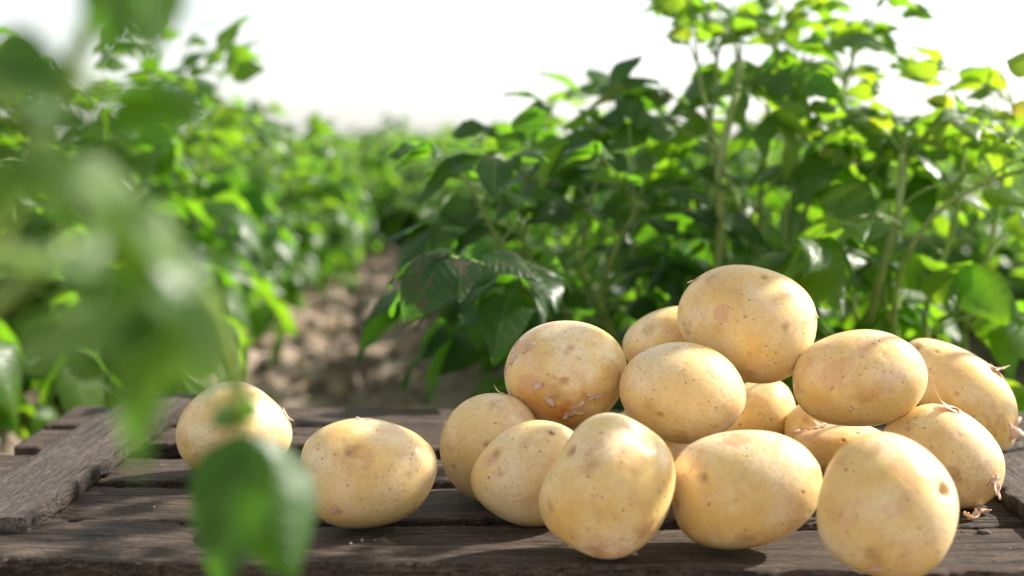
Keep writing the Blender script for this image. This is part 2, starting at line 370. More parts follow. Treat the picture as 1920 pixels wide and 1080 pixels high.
FEAT = {
  'P1': [(-0.27,0.34,'e',4,0.7),(-0.38,0.48,'d',8,0.8),(-0.43,-0.63,'p',4,0),(0.77,0.62,'b',7,0),(0.01,0.34,'b',8,0),(-0.68,0.71,'b',5,0)],
  'P2': [(0.62,0.71,'b',6,0),(0.38,0.88,'d',5,0.6),(-0.82,0.54,'b',5,0)],
  'P3': [(-0.5,0.61,'e',2,0.3),(-0.11,0.85,'b',8,0),(0.01,0.09,'e',3,0.5),(0.74,0.14,'b',7,0)],
  'P4': [(-0.41,0.63,'e',4,0.9),(-0.56,0.54,'p',4,0.3),(0.57,0.53,'e',2.5,-0.4),(0,0.93,'p',8,0),(-0.47,0.21,'b',4,0),(-0.3,-0.49,'y',6,0)],
  'P5': [(0.2,0.81,'e',4,1.6),(0.89,-0.05,'d',9,2.5),(0.15,0.43,'b',8,0),(0.44,-0.09,'p',9,0),(0.56,0.48,'e',1.3,0.1),(-0.59,0.6,'b',5,0),(-0.3,-0.78,'b',6,0),(-0.81,-0.3,'b',9,0),(-0.81,0.13,'y',6,0)],
  'P6': [(-0.48,-0.49,'y',15,0),(0.05,-0.75,'y',16,0),(-0.15,-0.35,'b',9,0),(-0.6,-0.1,'p',6,0),(-0.58,-0.63,'b',10,0),(-0.03,-0.11,'e',2.5,0.2),(-0.72,0.52,'p',6,0),(0.44,0.07,'d',5,0.4),(0.49,-0.85,'b',10,0),(-0.76,0.62,'b',6,0),(0.11,0.44,'b',5,0)],
  'P7': [(-0.48,0.42,'b',7,0),(-0.21,0.52,'d',5,0.5)],
  'P8': [(-0.3,-0.49,'e',2,0.6),(-0.2,0.82,'b',5,0),(0.47,0.45,'p',6,0),(-0.47,-0.34,'b',6,0),(0.09,-0.89,'b',8,0)],
  'P9': [(-0.39,-0.01,'p',5,0),(-0.36,-0.24,'y',4,0),(-0.06,0.09,'b',2.5,0),(0.01,0.83,'e',3.5,0.8),(-0.05,0.7,'d',6,0.5),(-0.32,0.15,'e',1.2,0),(0.6,0.62,'d',3,0.4),(0.51,0.11,'b',5,0),(-0.77,-0.46,'b',6,0),(0.21,-0.83,'b',12,0),(-0.65,0.57,'b',6,0)],
  'P10': [(0.46,0.67,'p',7,0),(0.85,0.15,'y',6,0),(-0.08,0.61,'b',6,0)],
  'P12': [(0.59,0.01,'b',8,0)],
  'P13': [(-0.46,0.28,'e',3.5,0.6),(-0.43,0.11,'d',7,0.7),(0.94,0.14,'u',5,-1),(-0.91,-0.06,'b',6,0),(-0.08,-0.82,'b',9,0),(0.03,0.86,'p',7,0)],
  'P14': [(-0.35,0.26,'d',7,0.8),(-0.38,0.15,'p',9,0),(-0.92,-0.06,'b',4,0),(0.36,0.09,'e',1.6,0.2),(0.2,-0.36,'y',9,0),(0.04,-0.45,'b',6,0),(0.12,0.64,'p',8,0),(-0.67,0.72,'y',7,0)],
  'P15': [(-0.85,0.11,'e',4,0.8),(-0.62,0.39,'e',2,0.3),(-0.02,-0.09,'e',2.5,0.4),(0.16,0.97,'b',7,0),(0.64,0.06,'b',9,0)],
  'P16': [(-0.45,0.85,'p',7,0.5),(-0.75,-0.02,'b',9,0),(0.21,-0.2,'b',5,0),(0.4,-0.29,'b',4,0)],
  'P17': [(0.33,0.59,'e',2,0.5),(0.05,0.34,'e',1.6,0.4),(-0.6,0.57,'p',6,0),(-0.52,-0.71,'b',7,0)],
  'P18': [(-0.11,0.85,'e',5,2.4),(-0.15,0.86,'d',9,1.6),(-0.71,-0.52,'y',5,0),(0.62,-0.27,'b',9,0),(-0.73,-0.04,'b',6,0),(-0.46,0.41,'p',12,0)],
  'P19': [(-0.38,0.25,'b',4,0)],
}
FLAKES = {
  'P6': [(-0.46,-0.17,5,40),(-0.91,-0.3,6,20),(-0.04,-0.74,5,80),(-0.29,-0.46,6,160),(0.12,-0.64,7,10),(0.44,-0.45,9,20),(-0.82,0.36,7,60),(-0.54,0.54,4,75),(-0.63,0.46,3,80),(-0.26,-0.84,4,0),(-0.96,0.15,3,50)],
  'P9': [(-0.9,0.39,4,60),(0.86,0.49,4,80)],
  'P1': [(-0.15,0.97,3,0),(-0,0.97,2,90),(-0.43,-0.62,4,30)],
  'P3': [(0.22,0.96,2,0),(0.98,0.04,4,0)],
  'P4': [(0.58,0.55,3,60)],
  'P15': [(0.11,0.98,8,110),(0.18,0.97,6,60),(0.1,0.98,6,30),(0.88,0.23,8,150),(0.9,0.09,7,100)],
  'P16': [(-0.41,0.83,9,10),(-0.33,0.93,7,50),(0.85,0.12,7,80),(0.96,0.02,6,120)],
  'P17': [(-0.39,0.9,7,20),(-0.26,0.95,4,90),(-0.77,0.62,7,30),(-0.57,0.8,6,60)],
  'P14': [(-0.21,0.79,2,0)],
  'P10': [(0.39,0.8,6,30)],
  'P18': [(0.81,-0.3,4,10)],
  'P5': [(0.29,-0.7,2,40)],
  'P2': [(0.92,0.35,5,70)],
}

# ------------------------------------------------------------------ ground: one sheet to the horizon, furrows with clods near by
ROW_ANG = -0.0973                                   # the furrow runs slightly left of the crate's axis
RU = unit([ROW_ANG, 1.0, 0]); RN = np.array([RU[1], -RU[0], 0.0])
ROWS = 0.95; FUR0 = -0.09                           # spacing of the rows; lateral place of the furrow by the camera
def lat(x, y): return x*RN[0] + y*RN[1]
nzA, nzB, nzC, nzD = Noise(3, 1.1, dims=2), Noise(4, 4.5, dims=2), Noise(5, 13, dims=2), Noise(6, 30, dims=2)
def ground_z(x, y):
    P = np.c_[x, y]
    t = lat(P[:, 0], P[:, 1]) - FUR0
    ridge = .5 - .5*np.cos(2*PI*t/ROWS)
    near = np.exp(-np.maximum(np.hypot(P[:, 0], P[:, 1]) - 6, 0)/6)
    c = nzB(P); d = nzC(P); e = nzD(P)
    return .10*ridge**1.2 + near*(.008*nzA(P) + .026*np.maximum(c, -.5)*(.6+.4*ridge) + .019*np.maximum(d, 0) + .010*np.maximum(e, 0.1)) - .015
def axis_vals(lim, near, step, grow):
    v = [0.0]; s = step
    while v[-1] < lim:
        if v[-1] > near: s *= grow
        v.append(v[-1]+s)
    return np.array(v)
ax_ = axis_vals(900, 2.2, .022, 1.18); xs = np.r_[-ax_[::-1][:-1], ax_]
ay_ = axis_vals(1500, 5.5, .022, 1.10); by_ = axis_vals(60, 1.0, .1, 1.35); ys = np.r_[-by_[::-1][:-1], ay_]
X, Y = np.meshgrid(xs, ys); nx, ny = len(xs), len(ys)
Z = ground_z(X.ravel(), Y.ravel())
idx = np.arange(nx*ny).reshape(ny, nx)
Fq = np.stack([idx[:-1, :-1], idx[:-1, 1:], idx[1:, 1:], idx[1:, :-1]], -1).reshape(-1, 4)
gr = mesh_obj('ground', np.c_[X.ravel(), Y.ravel(), Z], Fq, M['soil']); tag(gr, kind='structure')

# loose clods lying in the furrow: nobody could count them
rng = np.random.default_rng(11)
ico = bmesh.new(); bmesh.ops.create_icosphere(ico, subdivisions=2, radius=1)
iv = np.array([v.co[:] for v in ico.verts]); iff = np.array([[v.index for v in f.verts] for f in ico.faces]); ico.free()
cv, cf, o = [], [], 0
for i in range(1500):
    y = 1.25 + 5.5*rng.random()**1.6; x = rng.normal(0, .42) + RU[0]*y + FUR0
    if rng.random() < .35: x = rng.uniform(-1.5, .1)
    r = .004 + .026*rng.random()**3.0
    q = iv*(1+.22*Noise(i, .9, 6)(iv))[:, None]*r*rng.uniform(.6, 1.2, 3)
    cv.append(q+[x, y, float(ground_z(np.array([x]), np.array([y]))[0])+r*.3]); cf.append(iff+o); o += len(iv)
cl = mesh_obj('soil_clods', np.concatenate(cv), np.concatenate(cf), M['soil'], smooth=False)
tag(cl, 'loose dry clods of sandy soil scattered along the furrow', 'soil clods', kind='stuff')

# ------------------------------------------------------------------ crate
def board(name, length, width, thick, matr, parent, loc, rot=0.0, seed=0, chip=1.0, z_warp=.0010, bevel_end=False):
    """sweep a worn cross-section along the board's local x; edges chipped, ends ragged"""
    nS = int(length/.0022); xs = np.linspace(0, length, nS)
    w, t = width/2, thick
    prof = [(-w, -t*.5)] + [(-w, -t*.22), (-w+.0005, -t*.07), (-w+.0022, 0)]
    prof += [(-w+.0022+(2*w-.0044)*k/22, 0) for k in range(1, 22)]
    prof += [(w-.0022, 0), (w-.0005, -t*.07), (w, -t*.22), (w, -t*.5), (w, -t*.8), (w-.001, -t), (0, -t), (-w+.001, -t), (-w, -t*.8)]
    prof = np.array(prof); K = len(prof)
    nl, nr, nl2, nr2 = (Noise(seed*7+i, f, 18, 1) for i, f in ((1, 28), (2, 28), (3, 160), (4, 160)))
    X1 = xs[:, None]
    def edge(a, b):
        e = .0009*a(X1)+.0006*b(X1)
        ch = np.maximum(a(X1+3.7)-.9, 0)*.0045*chip
        return e + ch, ch
    eL, cL = edge(nl, nl2); eR, cR = edge(nr, nr2)
    V = np.zeros((nS, K, 3)); V[:, :, 0] = X1
    side = prof[:, 0]/w
    V[:, :, 1] = prof[:, 0] + np.where(side < 0, eL[:, None]*np.abs(side)**6, -eR[:, None]*np.abs(side)**6)
    V[:, :, 2] = prof[:, 1]
    top = prof[:, 1] > -t*.1
    NP = Noise(seed+90, 9, 14, 2); NP2 = Noise(seed+91, 60, 16, 2)
    P2 = np.stack([V[:, :, 0]*.35, V[:, :, 1]], -1).reshape(-1, 2)
    wz = (z_warp*NP(P2) + .00022*NP2(P2*[.25, 1])).reshape(nS, K)
    drop = np.where(side < 0, cL[:, None], cR[:, None])*np.abs(side)**10*.8
    V[:, :, 2] += np.where(top, wz-drop, 0) + .0012*Noise(seed+50, 2.2, 6, 1)(X1)[:, None]
    # ragged ends
    for s, sg in ((0, -1), (-1, 1)):
        er = .0012*Noise(seed+60+s, 70, 10, 1)(V[s, :, 1][:, None]) + .0009*Noise(seed+61, 300, 10, 1)(V[s, :, 1][:, None])
        V[s, :, 0] += sg*np.abs(er)
    if bevel_end:                                   # the near end is worn down to a slope
        k = np.clip(1-V[:, :, 0]/.032, 0, 1); low = (V[:, :, 1] < w+1)
        V[:, :, 2] -= np.where(top, .010*k**1.5*np.clip(.5+V[:, :, 1]/w*.9, 0, 1), 0)
    V[:, :, 1] -= 0
    Vf = V.reshape(-1, 3); I = np.arange(nS*K).reshape(nS, K); J = np.roll(I, -1, 1)
    F = np.stack([I[:-1], I[1:], J[1:], J[:-1]], -1).reshape(-1, 4)
    caps = [list(map(int, I[0])), list(map(int, I[-1][::-1]))]
    FF = F.tolist()+caps
    o = mesh_obj(name, Vf, FF, matr, parent)
    o.location = loc; o.rotation_euler = (0, 0, rot)
    bm = bmesh.new(); bm.from_mesh(o.data); bmesh.ops.recalc_face_normals(bm, faces=bm.faces); bm.to_mesh(o.data); bm.free()
    return o
crate = empty('wooden_crate', (0, 1.0, 0))
tag(crate, 'weathered upturned slatted wooden crate the potatoes lie on', 'crate')
CY = 1.0
TH = .0125
for i, (y0, y1, xl, xr) in enumerate([(.759, .8385, -.417, .43), (.8515, .925, -.420, .435), (.946, 1.0135, -.414, .43), (1.0595, 1.1205, -.413, .43), (1.1315, 1.212, -.416, .432)]):
    board('slat', xr-xl, y1-y0, TH, M['wood'], crate, (xl, (y0+y1)/2-CY, HC), 0, 10+i*3, 1.0)
b = board('batten', .412, .0565, .012, M['grey_wood'], crate, (-.3355, .800-CY, HC+.0128), PI/2, 41, 1.4, .0009, True)
b = board('batten', .442, .0565, .012, M['grey_wood'], crate, (.3135, .770-CY, HC+.0128), PI/2, 55, .8)
for y, rr in ((.772, 61), (1.196, 67)):
    for k, z in enumerate((HC-TH-.022, HC-TH-.10, HC-TH-.178, HC-TH-.256)):
        o = board('side_slat', .80, .068, .011, M['wood'], crate, (-.39, y-CY+(.0055 if y > 1 else -.0055), z-.012), 0, rr+k*2)
        o.rotation_euler = (PI/2 if y < 1 else -PI/2, 0, 0)
for x in (-.372, .366):
    for k, z in enumerate((HC-TH-.022, HC-TH-.10, HC-TH-.178, HC-TH-.256)):
        o = board('end_slat', .40, .068, .011, M['wood'], crate, (x, .785-CY, z-.012), PI/2, 90+k*2+int(x*10))
        o.rotation_euler = (0, R(90)*(1 if x < 0 else -1), PI/2); o.rotation_mode = 'XYZ'
        o.rotation_euler = (PI/2*(-1 if x > 0 else 1), 0, PI/2)
def boxmesh(x0, x1, y0, y1, z0, z1):
    V = [(x, y, z) for z in (z0, z1) for y in (y0, y1) for x in (x0, x1)]
    return V, [[0, 2, 3, 1], [4, 5, 7, 6], [0, 1, 5, 4], [1, 3, 7, 5], [3, 2, 6, 7], [2, 0, 4, 6]]
for x in (-.352, .322):
    for y in (.785, 1.157):
        V, F = boxmesh(x, x+.03, y-CY, y-CY+.03, .02, HC-TH-.002)
        o = mesh_obj('corner_post', V, F, M['wood'], crate, smooth=False)
        mod = o.modifiers.new('edge', 'BEVEL'); mod.width = .002; mod.segments = 2
# ------------------------------------------------------------------ potatoes
LAB = {
 'P1': 'single yellow potato lying apart between the hanging leaves and the pile',
 'P2': 'lone yellow potato farthest left, half hidden behind the blurred foreground leaf',
 'P3': 'potato at the left end of the pile, behind the small grooved potato',
 'P4': 'small potato with a shallow brown groove at its upper left, low in the pile',
 'P5': 'pale heart-shaped potato with a deep eye, front left of the pile',
 'P6': 'orange-stained potato with ragged loose skin flakes, raised at the left of the pile',
 'P7': 'potato peeping out at the back between the flaky potato and the topmost potato',
 'P8': 'smooth pale oval potato with one dark eye, leaning under the topmost potato',
 'P9': 'big topmost potato with a pinkish peeled patch on its front',
 'P10': 'shaded orange-brown potato wedged deep in the pile right below the topmost potato',
 'P12': 'nearly hidden dark potato in the gap below the pale oval potato',
 'P13': 'wide oval potato in the middle of the front row, small bump at its right end',
 'P14': 'speckled oval potato with a pale pressed hollow, raised right of the topmost potato',
 'P15': 'long potato tilted down to the right at the far right end, with dry sprout tufts',
 'P16': 'potato with a torn pink skin patch on top, below the long one',
 'P17': 'yellow potato with curled skin shreds on top, behind the nearest large potato',
 'P18': 'large pale potato nearest the camera with a deep dimple on its right side',
 'P19': 'sliver of a small potato showing in the gap under the speckled potato',
 'P20': 'hidden potato at the back holding up the one that peeps over the pile',
}
POTATOES.append(('P20', [.0815, .999, .3535], [[.97, .1, .0], [-.1, .97, 0], [0, 0, 1]], [.033, .030, .0335], [0.0]*11))
bm = bmesh.new(); bmesh.ops.create_icosphere(bm, subdivisions=6, radius=1)
SV = np.array([v.co[:] for v in bm.verts]); SF = np.array([[v.index for v in f.verts] for f in bm.faces]); bm.free()
SV /= np.linalg.norm(SV, axis=1)[:, None]
def radial(D, f):
    th = np.arctan2(D[:, 1], D[:, 0]); s2 = D[:, 0]**2+D[:, 1]**2
    q = np.full(len(D), float(f[0]))
    for k in range(1, 6): q += f[2*k-1]*np.cos(k*th)+f[2*k]*np.sin(k*th)
    return 1+q*s2
pot_obj = {}
for pi, (key, cen, axs, size, fc) in enumerate(POTATOES):
    A = np.array(axs); A[2] = np.cross(A[0], A[1]); A[2] /= np.linalg.norm(A[2]); S = np.array(size)
    D = SV
    r = radial(D, fc)
    wob = Noise(300+pi, .30, 10); wob2 = Noise(400+pi, .8, 14)
    r = r*(1 + .016*wob(D)*(1-.75*(D[:, 0]**2+D[:, 1]**2)) + .006*wob2(D)*(1-.5*(D[:, 0]**2+D[:, 1]**2)))
    mn = S.mean()
    L = D*r[:, None]*S                              # local (major, minor, to-camera) metres
    att = {k: np.zeros(len(D)) for k in ('eye', 'yellow', 'blotch', 'peel')}
    nrm = unit(np.array([1, 0, 0]))
    nz1 = Noise(500+pi, 110, 20)
    wig = nz1(L)
    nrml = D/S; nrml /= np.linalg.norm(nrml, axis=1)[:, None]
    nrm0 = nrml.copy(); dz = np.zeros(len(D))
    for (fx, fy, kind, rr, dp) in FEAT.get(key, []):
        fz = math.sqrt(max(0.03, 1-fx*fx-fy*fy)); d0 = unit([fx, fy, fz])
        c0 = d0*radial(d0[None], fc)[0]*S; rr *= .001; dp *= .0015
        dist = np.linalg.norm(L-c0, axis=1)
        if kind == 'e':                             # an eye: small pit with a raised brow above it
            e = np.exp(-(dist/(rr*.75))**2); ring = np.exp(-((dist-rr*1.1)/(rr*.55))**2)*(nrm0@A@np.array([0, 0, 1]) > -2)
            dz -= dp*e; dz += .35*dp*ring*(.5+.5*np.tanh((L-c0)[:, 1]/rr*2))
            att['eye'] += .55*np.exp(-(dist/(rr*.42))**2)*(1+.5*wig); att['blotch'] += .75*np.exp(-(dist/(rr*1.3))**2)
        elif kind == 'd': dz -= dp*np.exp(-(dist/rr)**2)
        elif kind == 'u': dz -= dp*np.exp(-(dist/rr)**2)
        elif kind == 'b': att['blotch'] += np.exp(-(dist/rr*(1+.3*wig))**2)*.7
        elif kind == 'y': att['yellow'] += np.exp(-(dist/rr*(1+.15*wig))**2)*(.75 if key == 'P6' else .3)
        elif kind == 'p':
            att['peel'] += np.clip(1.6-dist/rr*(1+.25*wig), 0, 1)*(1 if rr < .0075 else .62); dz -= dp*np.exp(-(dist/rr)**2)
    # a few random shallow eyes all over (some face other ways)
    rg = np.random.default_rng(700+pi)
    for k in range(7):
        d0 = unit(rg.normal(size=3)); c0 = d0*S; rr = rg.uniform(.0015, .003); dist = np.linalg.norm(L-c0, axis=1)
        dz -= rg.uniform(.0002, .0005)*np.exp(-(dist/rr)**2); att['blotch'] += .25*np.exp(-(dist/(rr*1.2))**2)
    L = L + nrm0*dz[:, None]
    wv = L@A
    for k in att: att[k] = np.clip(att[k], 0, 1)
    o = mesh_obj('potato', wv, SF, M['potato'], attrs=att, loc=cen)
    tag(o, LAB[key], 'potato', 'heap of new potatoes on the crate')
    if key in ('P1', 'P2'): del o['group']
    pot_obj[key] = (o, A, S, fc)
    # flakes of loose skin
    for fi, (fx, fy, rr, ang) in enumerate(FLAKES.get(key, [])):
        fz = math.sqrt(max(0.01, 1-fx*fx-fy*fy)); d0 = unit([fx, fy, fz])
        c0 = (d0*radial(d0[None], fc)[0]*S)@A; nn = unit((d0/S)@A)
        rf = np.random.default_rng(pi*50+fi)
        t1 = unit(np.cross(nn, [0.2, .1, 1.0])); t2 = np.cross(nn, t1)
        ca, sa = math.cos(R(ang)), math.sin(R(ang)); e1, e2 = ca*t1+sa*t2, -sa*t1+ca*t2
        a1, a2 = rr*.0006*rf.uniform(.7, 1.2), rr*.0006*rf.uniform(.35, .9)
        curl = rf.uniform(.3, 1.3) if (rr < 7.5 or key == 'P6') else rf.uniform(1.2, 2.4)
        if key == 'P6' and fi not in (2, 3, 8, 9): curl *= .35
        G = 9; V = []
        wf = Noise(pi*31+fi, .55, 8, 2)
        for i in range(G):
            for j in range(G):
                u, v = i/(G-1)*2-1, j/(G-1)*2-1
                m_ = max(abs(u), abs(v), 1e-6); q = math.hypot(u, v)
                if q > 0: u2, v2 = u*m_/q, v*m_/q
                else: u2, v2 = 0, 0
                w_ = 1+.5*float(wf(np.array([[u2*1.5, v2*1.5]]))[0])*m_
                u2, v2 = u2*w_, v2*w_
                x_, y_ = u2*a1*1.3, v2*a2*1.3
                lift = .00035 + curl*.42*a1*max(0, u2+.35)**2 + .12*a2*math.sin(v2*4+fi)
                sag = (x_*x_+y_*y_)/(2*mn)
                V.append(c0 + e1*x_ + e2*y_ + nn*(lift-sag))
        V = np.array(V); F = [[i*G+j, i*G+j+1, (i+1)*G+j+1, (i+1)*G+j] for i in range(G-1) for j in range(G-1)]
        f_ = mesh_obj('skin_flake', V, F, M['peel'], parent=o)
        sm = f_.modifiers.new('thickness', 'SOLIDIFY'); sm.thickness = .00018

# crumbs and shreds lying on the slats
def curl(name, p, size, ang, label, matk='peel', amp=1.0, seed=0):
    G = 10; V = []; rf = Noise(seed, .7, 8, 2)
    for i in range(G):
        for j in range(5):
            u, v = i/(G-1)*2-1, j/4*2-1
            th = u*1.5*amp
            V.append([math.sin(th)*size, v*size*.55*(1-.35*abs(u)), size*.55*(1-math.cos(th))+.12*size*float(rf(np.array([[u, v]]))[0])+size*.12])
    V = np.array(V); ca, sa = math.cos(ang), math.sin(ang); V = V@np.array([[ca, sa, 0], [-sa, ca, 0], [0, 0, 1]])
    V[:, 2] -= V[:, 2].min()-.0002
    F = [[i*5+j, i*5+j+1, (i+1)*5+j+1, (i+1)*5+j] for i in range(G-1) for j in range(4)]
    o = mesh_obj(name, V, F, M[matk], loc=p); sm = o.modifiers.new('thickness', 'SOLIDIFY'); sm.thickness = .0004
    tag(o, label, 'potato peel'); return o
def lump(name, p, size, label, seed, cat='soil crumb', mk='crumb'):
    bm = bmesh.new(); bmesh.ops.create_icosphere(bm, subdivisions=3, radius=1)
    V = np.array([v.co[:] for v in bm.verts]); F = np.array([[v.index for v in f.verts] for f in bm.faces]); bm.free()
    V = V*(1+.2*Noise(seed, .5, 8)(V)+.12*Noise(seed+1, 1.4, 10)(V))[:, None]*np.array(size); V[:, 2] -= V[:, 2].min()
    o = mesh_obj(name, V, F, M[mk], loc=p); tag(o, label, cat); return o
def on_top(px, py, z=HC):
    r = at(px, py, 1.0)-CAM; return CAM + r*((z-CZ)/r[2])
curl('peel_shred', on_top(1822, 972, HC+.0004), .0055, .6, 'thick curled strip of dry peel under the potato with the torn skin', amp=1.2, seed=1)
curl('peel_shred', on_top(1846, 962, HC+.0004), .0045, 2.0, 'small upright curl of dry peel beside the right batten', amp=.9, seed=2)
curl('peel_shred', on_top(1189, 1041, HC+.0004), .0028, .3, 'tiny pale peel scrap at the foot of the heart-shaped potato', amp=.5, seed=3)
lump('soil_crumb', on_top(1844, 1003), (.0038, .0022, .0016), 'dark crumb of dried soil on the front slat at the right', 5)
lump('soil_crumb', on_top(1806, 1000), (.0016, .0012, .0008), 'tiny dark soil grain beside the large front right potato', 6)

rng = np.random.default_rng(31); sv, sf, so = [], [], 0
for i in range(260):
    x, y = rng.uniform(-.40, .42), rng.choice([rng.uniform(.763, .835), rng.uniform(.856, .92), rng.uniform(.95, 1.01), rng.uniform(1.065, 1.115), rng.uniform(1.14, 1.2)])
    if -.37 < x < -.30 or x > .28: continue
    r = .0003+.0011*rng.random()**2.5
    q = iv*(1+.2*Noise(i+900, .9, 6)(iv))[:, None]*r*rng.uniform(.6, 1.2, 3)
    sv.append(q+[x, y, HC+r*.4]); sf.append(iff+so); so += len(iv)
tag(mesh_obj('dirt_specks', np.concatenate(sv), np.concatenate(sf), M['soil'], smooth=False), 'fine grains of dry soil strewn over the slats', 'soil', kind='stuff')

# ------------------------------------------------------------------ potato foliage
NI, NJ = 9, 5
def leaflet(L, Wd, bend=.25, fold=.25, wav=.05, twist=0., seed=0):
    """ovate leaflet: base at the origin, pointing +y, upper face +z"""
    rg = np.random.default_rng(seed)
    t = np.linspace(0, 1, NI)[:, None]; s = np.linspace(-1, 1, NJ)[None, :]
    w = (np.sin(PI*np.clip(t, 0, 1)**.72)**.78)*(1-.28*t**3); w[0] = .05; w[-1] = .02
    x = s*w*Wd/2*(1-.10*np.abs(s)*fold); y = t*L*(1-.04*s*s) + 0*s
    ph = rg.uniform(0, 6.28, 4)
    z = fold*np.abs(x)*.9 - bend*L*t**2 + wav*L*.45*np.sin(t*9+ph[0]+s*1.1)*np.abs(s)**1.5 + wav*L*.3*np.sin(t*17+ph[1])*s*np.abs(s)
    z = z - .35*wav*L*s**4*2
    yy = y - .25*bend*L*t**3
    ang = twist*t; ca, sa = np.cos(ang), np.sin(ang)
    X_, Z_ = x*ca - z*0*sa, z + x*sa
    V = np.stack([X_+0*t, yy+0*s, Z_], -1).reshape(-1, 3)
    uv = np.stack([s+0*t, t+0*s, 0*t*s], -1).reshape(-1, 3)
    return V, uv
_I = np.arange(NI*NJ).reshape(NI, NJ)
LQ = np.stack([_I[:-1, :-1], _I[:-1, 1:], _I[1:, 1:], _I[1:, :-1]], -1).reshape(-1, 4)
def tube(P, rad, k=5):
    P = np.asarray(P, float); n = len(P); V = []
    T = np.gradient(P, axis=0); T /= np.linalg.norm(T, axis=1)[:, None]+1e-12
    ref = np.array([0.31, .17, .93]); 
    for i in range(n):
        a = unit(np.cross(T[i], ref)); b_ = np.cross(T[i], a)
        for j in range(k):
            th = 2*PI*j/k; V.append(P[i]+rad[i]*(math.cos(th)*a+math.sin(th)*b_))
    I = np.arange(n*k).reshape(n, k); J = np.roll(I, -1, 1)
    F = np.stack([I[:-1], J[:-1], J[1:], I[1:]], -1).reshape(-1, 4)
    return np.array(V), F
class Buf:
    def __init__(s): s.V = []; s.F = []; s.M = []; s.U = []; s.T = []; s.n = 0
    def add(s, V, F, m, U=None, tone=.5):
        s.V.append(V); s.F.append(F+s.n); s.M.append(np.full(len(F), m)); s.U.append(np.zeros((len(V), 3)) if U is None else U)
        s.T.append(np.full(len(V), tone) if np.isscalar(tone) else tone); s.n += len(V)
    def addbuf(s, o, Rm, t, sc=1.0, dtone=0.):
        V = np.concatenate(o.V)*sc@Rm+t
        s.V.append(V); s.F.append(np.concatenate(o.F)+s.n); s.M.append(np.concatenate(o.M)); s.U.append(np.concatenate(o.U)); s.T.append(np.concatenate(o.T)+dtone); s.n += len(V)
    def build(s, name, mats, parent=None, loc=None):
        return mesh_obj(name, np.concatenate(s.V), np.concatenate(s.F), mats, parent, np.concatenate(s.M), {'tone': np.concatenate(s.T)}, np.concatenate(s.U), True, loc)
def basis(dirv, upv):
    """rows x, y, z: y along dirv, z near upv"""
    y = unit(dirv); x = unit(np.cross(y, upv)); z = np.cross(x, y); return np.array([x, y, z])
def comp_leaf(seed, L=.17, npair=3, droop=.5):
    """pinnate potato leaf with its base at the origin, growing +y"""
    rg = np.random.default_rng(seed); b = Buf()
    t = np.linspace(0, 1, 9)
    C_ = np.c_[.03*L*np.sin(t*3+seed), t*L*(1-.18*droop*t), L*(.22*t-(.22+droop*.75)*t**2)]
    V, F = tube(C_, np.linspace(.0021, .0008, 9)*(L/.17)**.5, 4); b.add(V, F, 1)
    def pt(a):
        f = a*8; i = min(int(f), 7); return C_[i]+(C_[i+1]-C_[i])*(f-i), unit(C_[i+1]-C_[i])
    for k in range(npair):
        a = .40+.50*k/max(npair-1, 1) if npair > 1 else .6
        for sd in (-1, 1):
            p, tg = pt(a+rg.uniform(-.02, .02))
            ln = L*rg.uniform(.42, .52)*(.78+.30*k/npair); ang = rg.uniform(50, 70)-9*k
            d = tg*math.cos(R(ang))+np.array([sd, 0, 0])*math.sin(R(ang)) + np.array([0, 0, rg.uniform(-.35, .15)])
            up = np.array([rg.normal(0, .25)-sd*.15, rg.normal(0, .2), 1])
            Lv, U = leaflet(ln, ln*rg.uniform(.56, .68), rg.uniform(.15, .6), rg.uniform(.05, .45), rg.uniform(.04, .11), rg.normal(0, .25), int(rg.integers(1e6)))
            Bm = basis(d, up); pb = p+unit(d)*.006
            b.add(Lv@Bm+pb, LQ, 0, U, tone=float(rg.normal(0, .09)))
    p, tg = pt(.99); ln = L*rg.uniform(.50, .60)
    Lv, U = leaflet(ln, ln*rg.uniform(.56, .68), rg.uniform(.2, .6), rg.uniform(.05, .4), rg.uniform(.04, .1), rg.normal(0, .2), seed+5)
    b.add(Lv@basis(tg+np.array([0, 0, -.15]), np.array([rg.normal(0, .2), .1, 1]))+p, LQ, 0, U, tone=float(rg.normal(0, .09)))
    return b
LEAVES = [comp_leaf(40+i, .17, 3, d) for i, d in enumerate((.25, .4, .55, .7, .9, .45, .65, .8))]
TIPS = [comp_leaf(140+i, .10, 2, d) for i, d in enumerate((-.35, -.1, .1, .3))]
def bez(P, n):
    """smooth curve through the listed points"""
    P = np.asarray(P, float)
    if len(P) == 2: P = np.array([P[0], (P[0]+P[1])/2, P[1]])
    d = np.r_[0, np.cumsum(np.linalg.norm(np.diff(P, axis=0), axis=1))]; d /= d[-1]
    t = np.linspace(0, 1, n)
    Q = np.stack([np.interp(t, d, P[:, i]) for i in range(3)], 1)
    for _ in range(3): Q[1:-1] = (Q[:-2]+2*Q[1:-1]+Q[2:])/4
    return Q
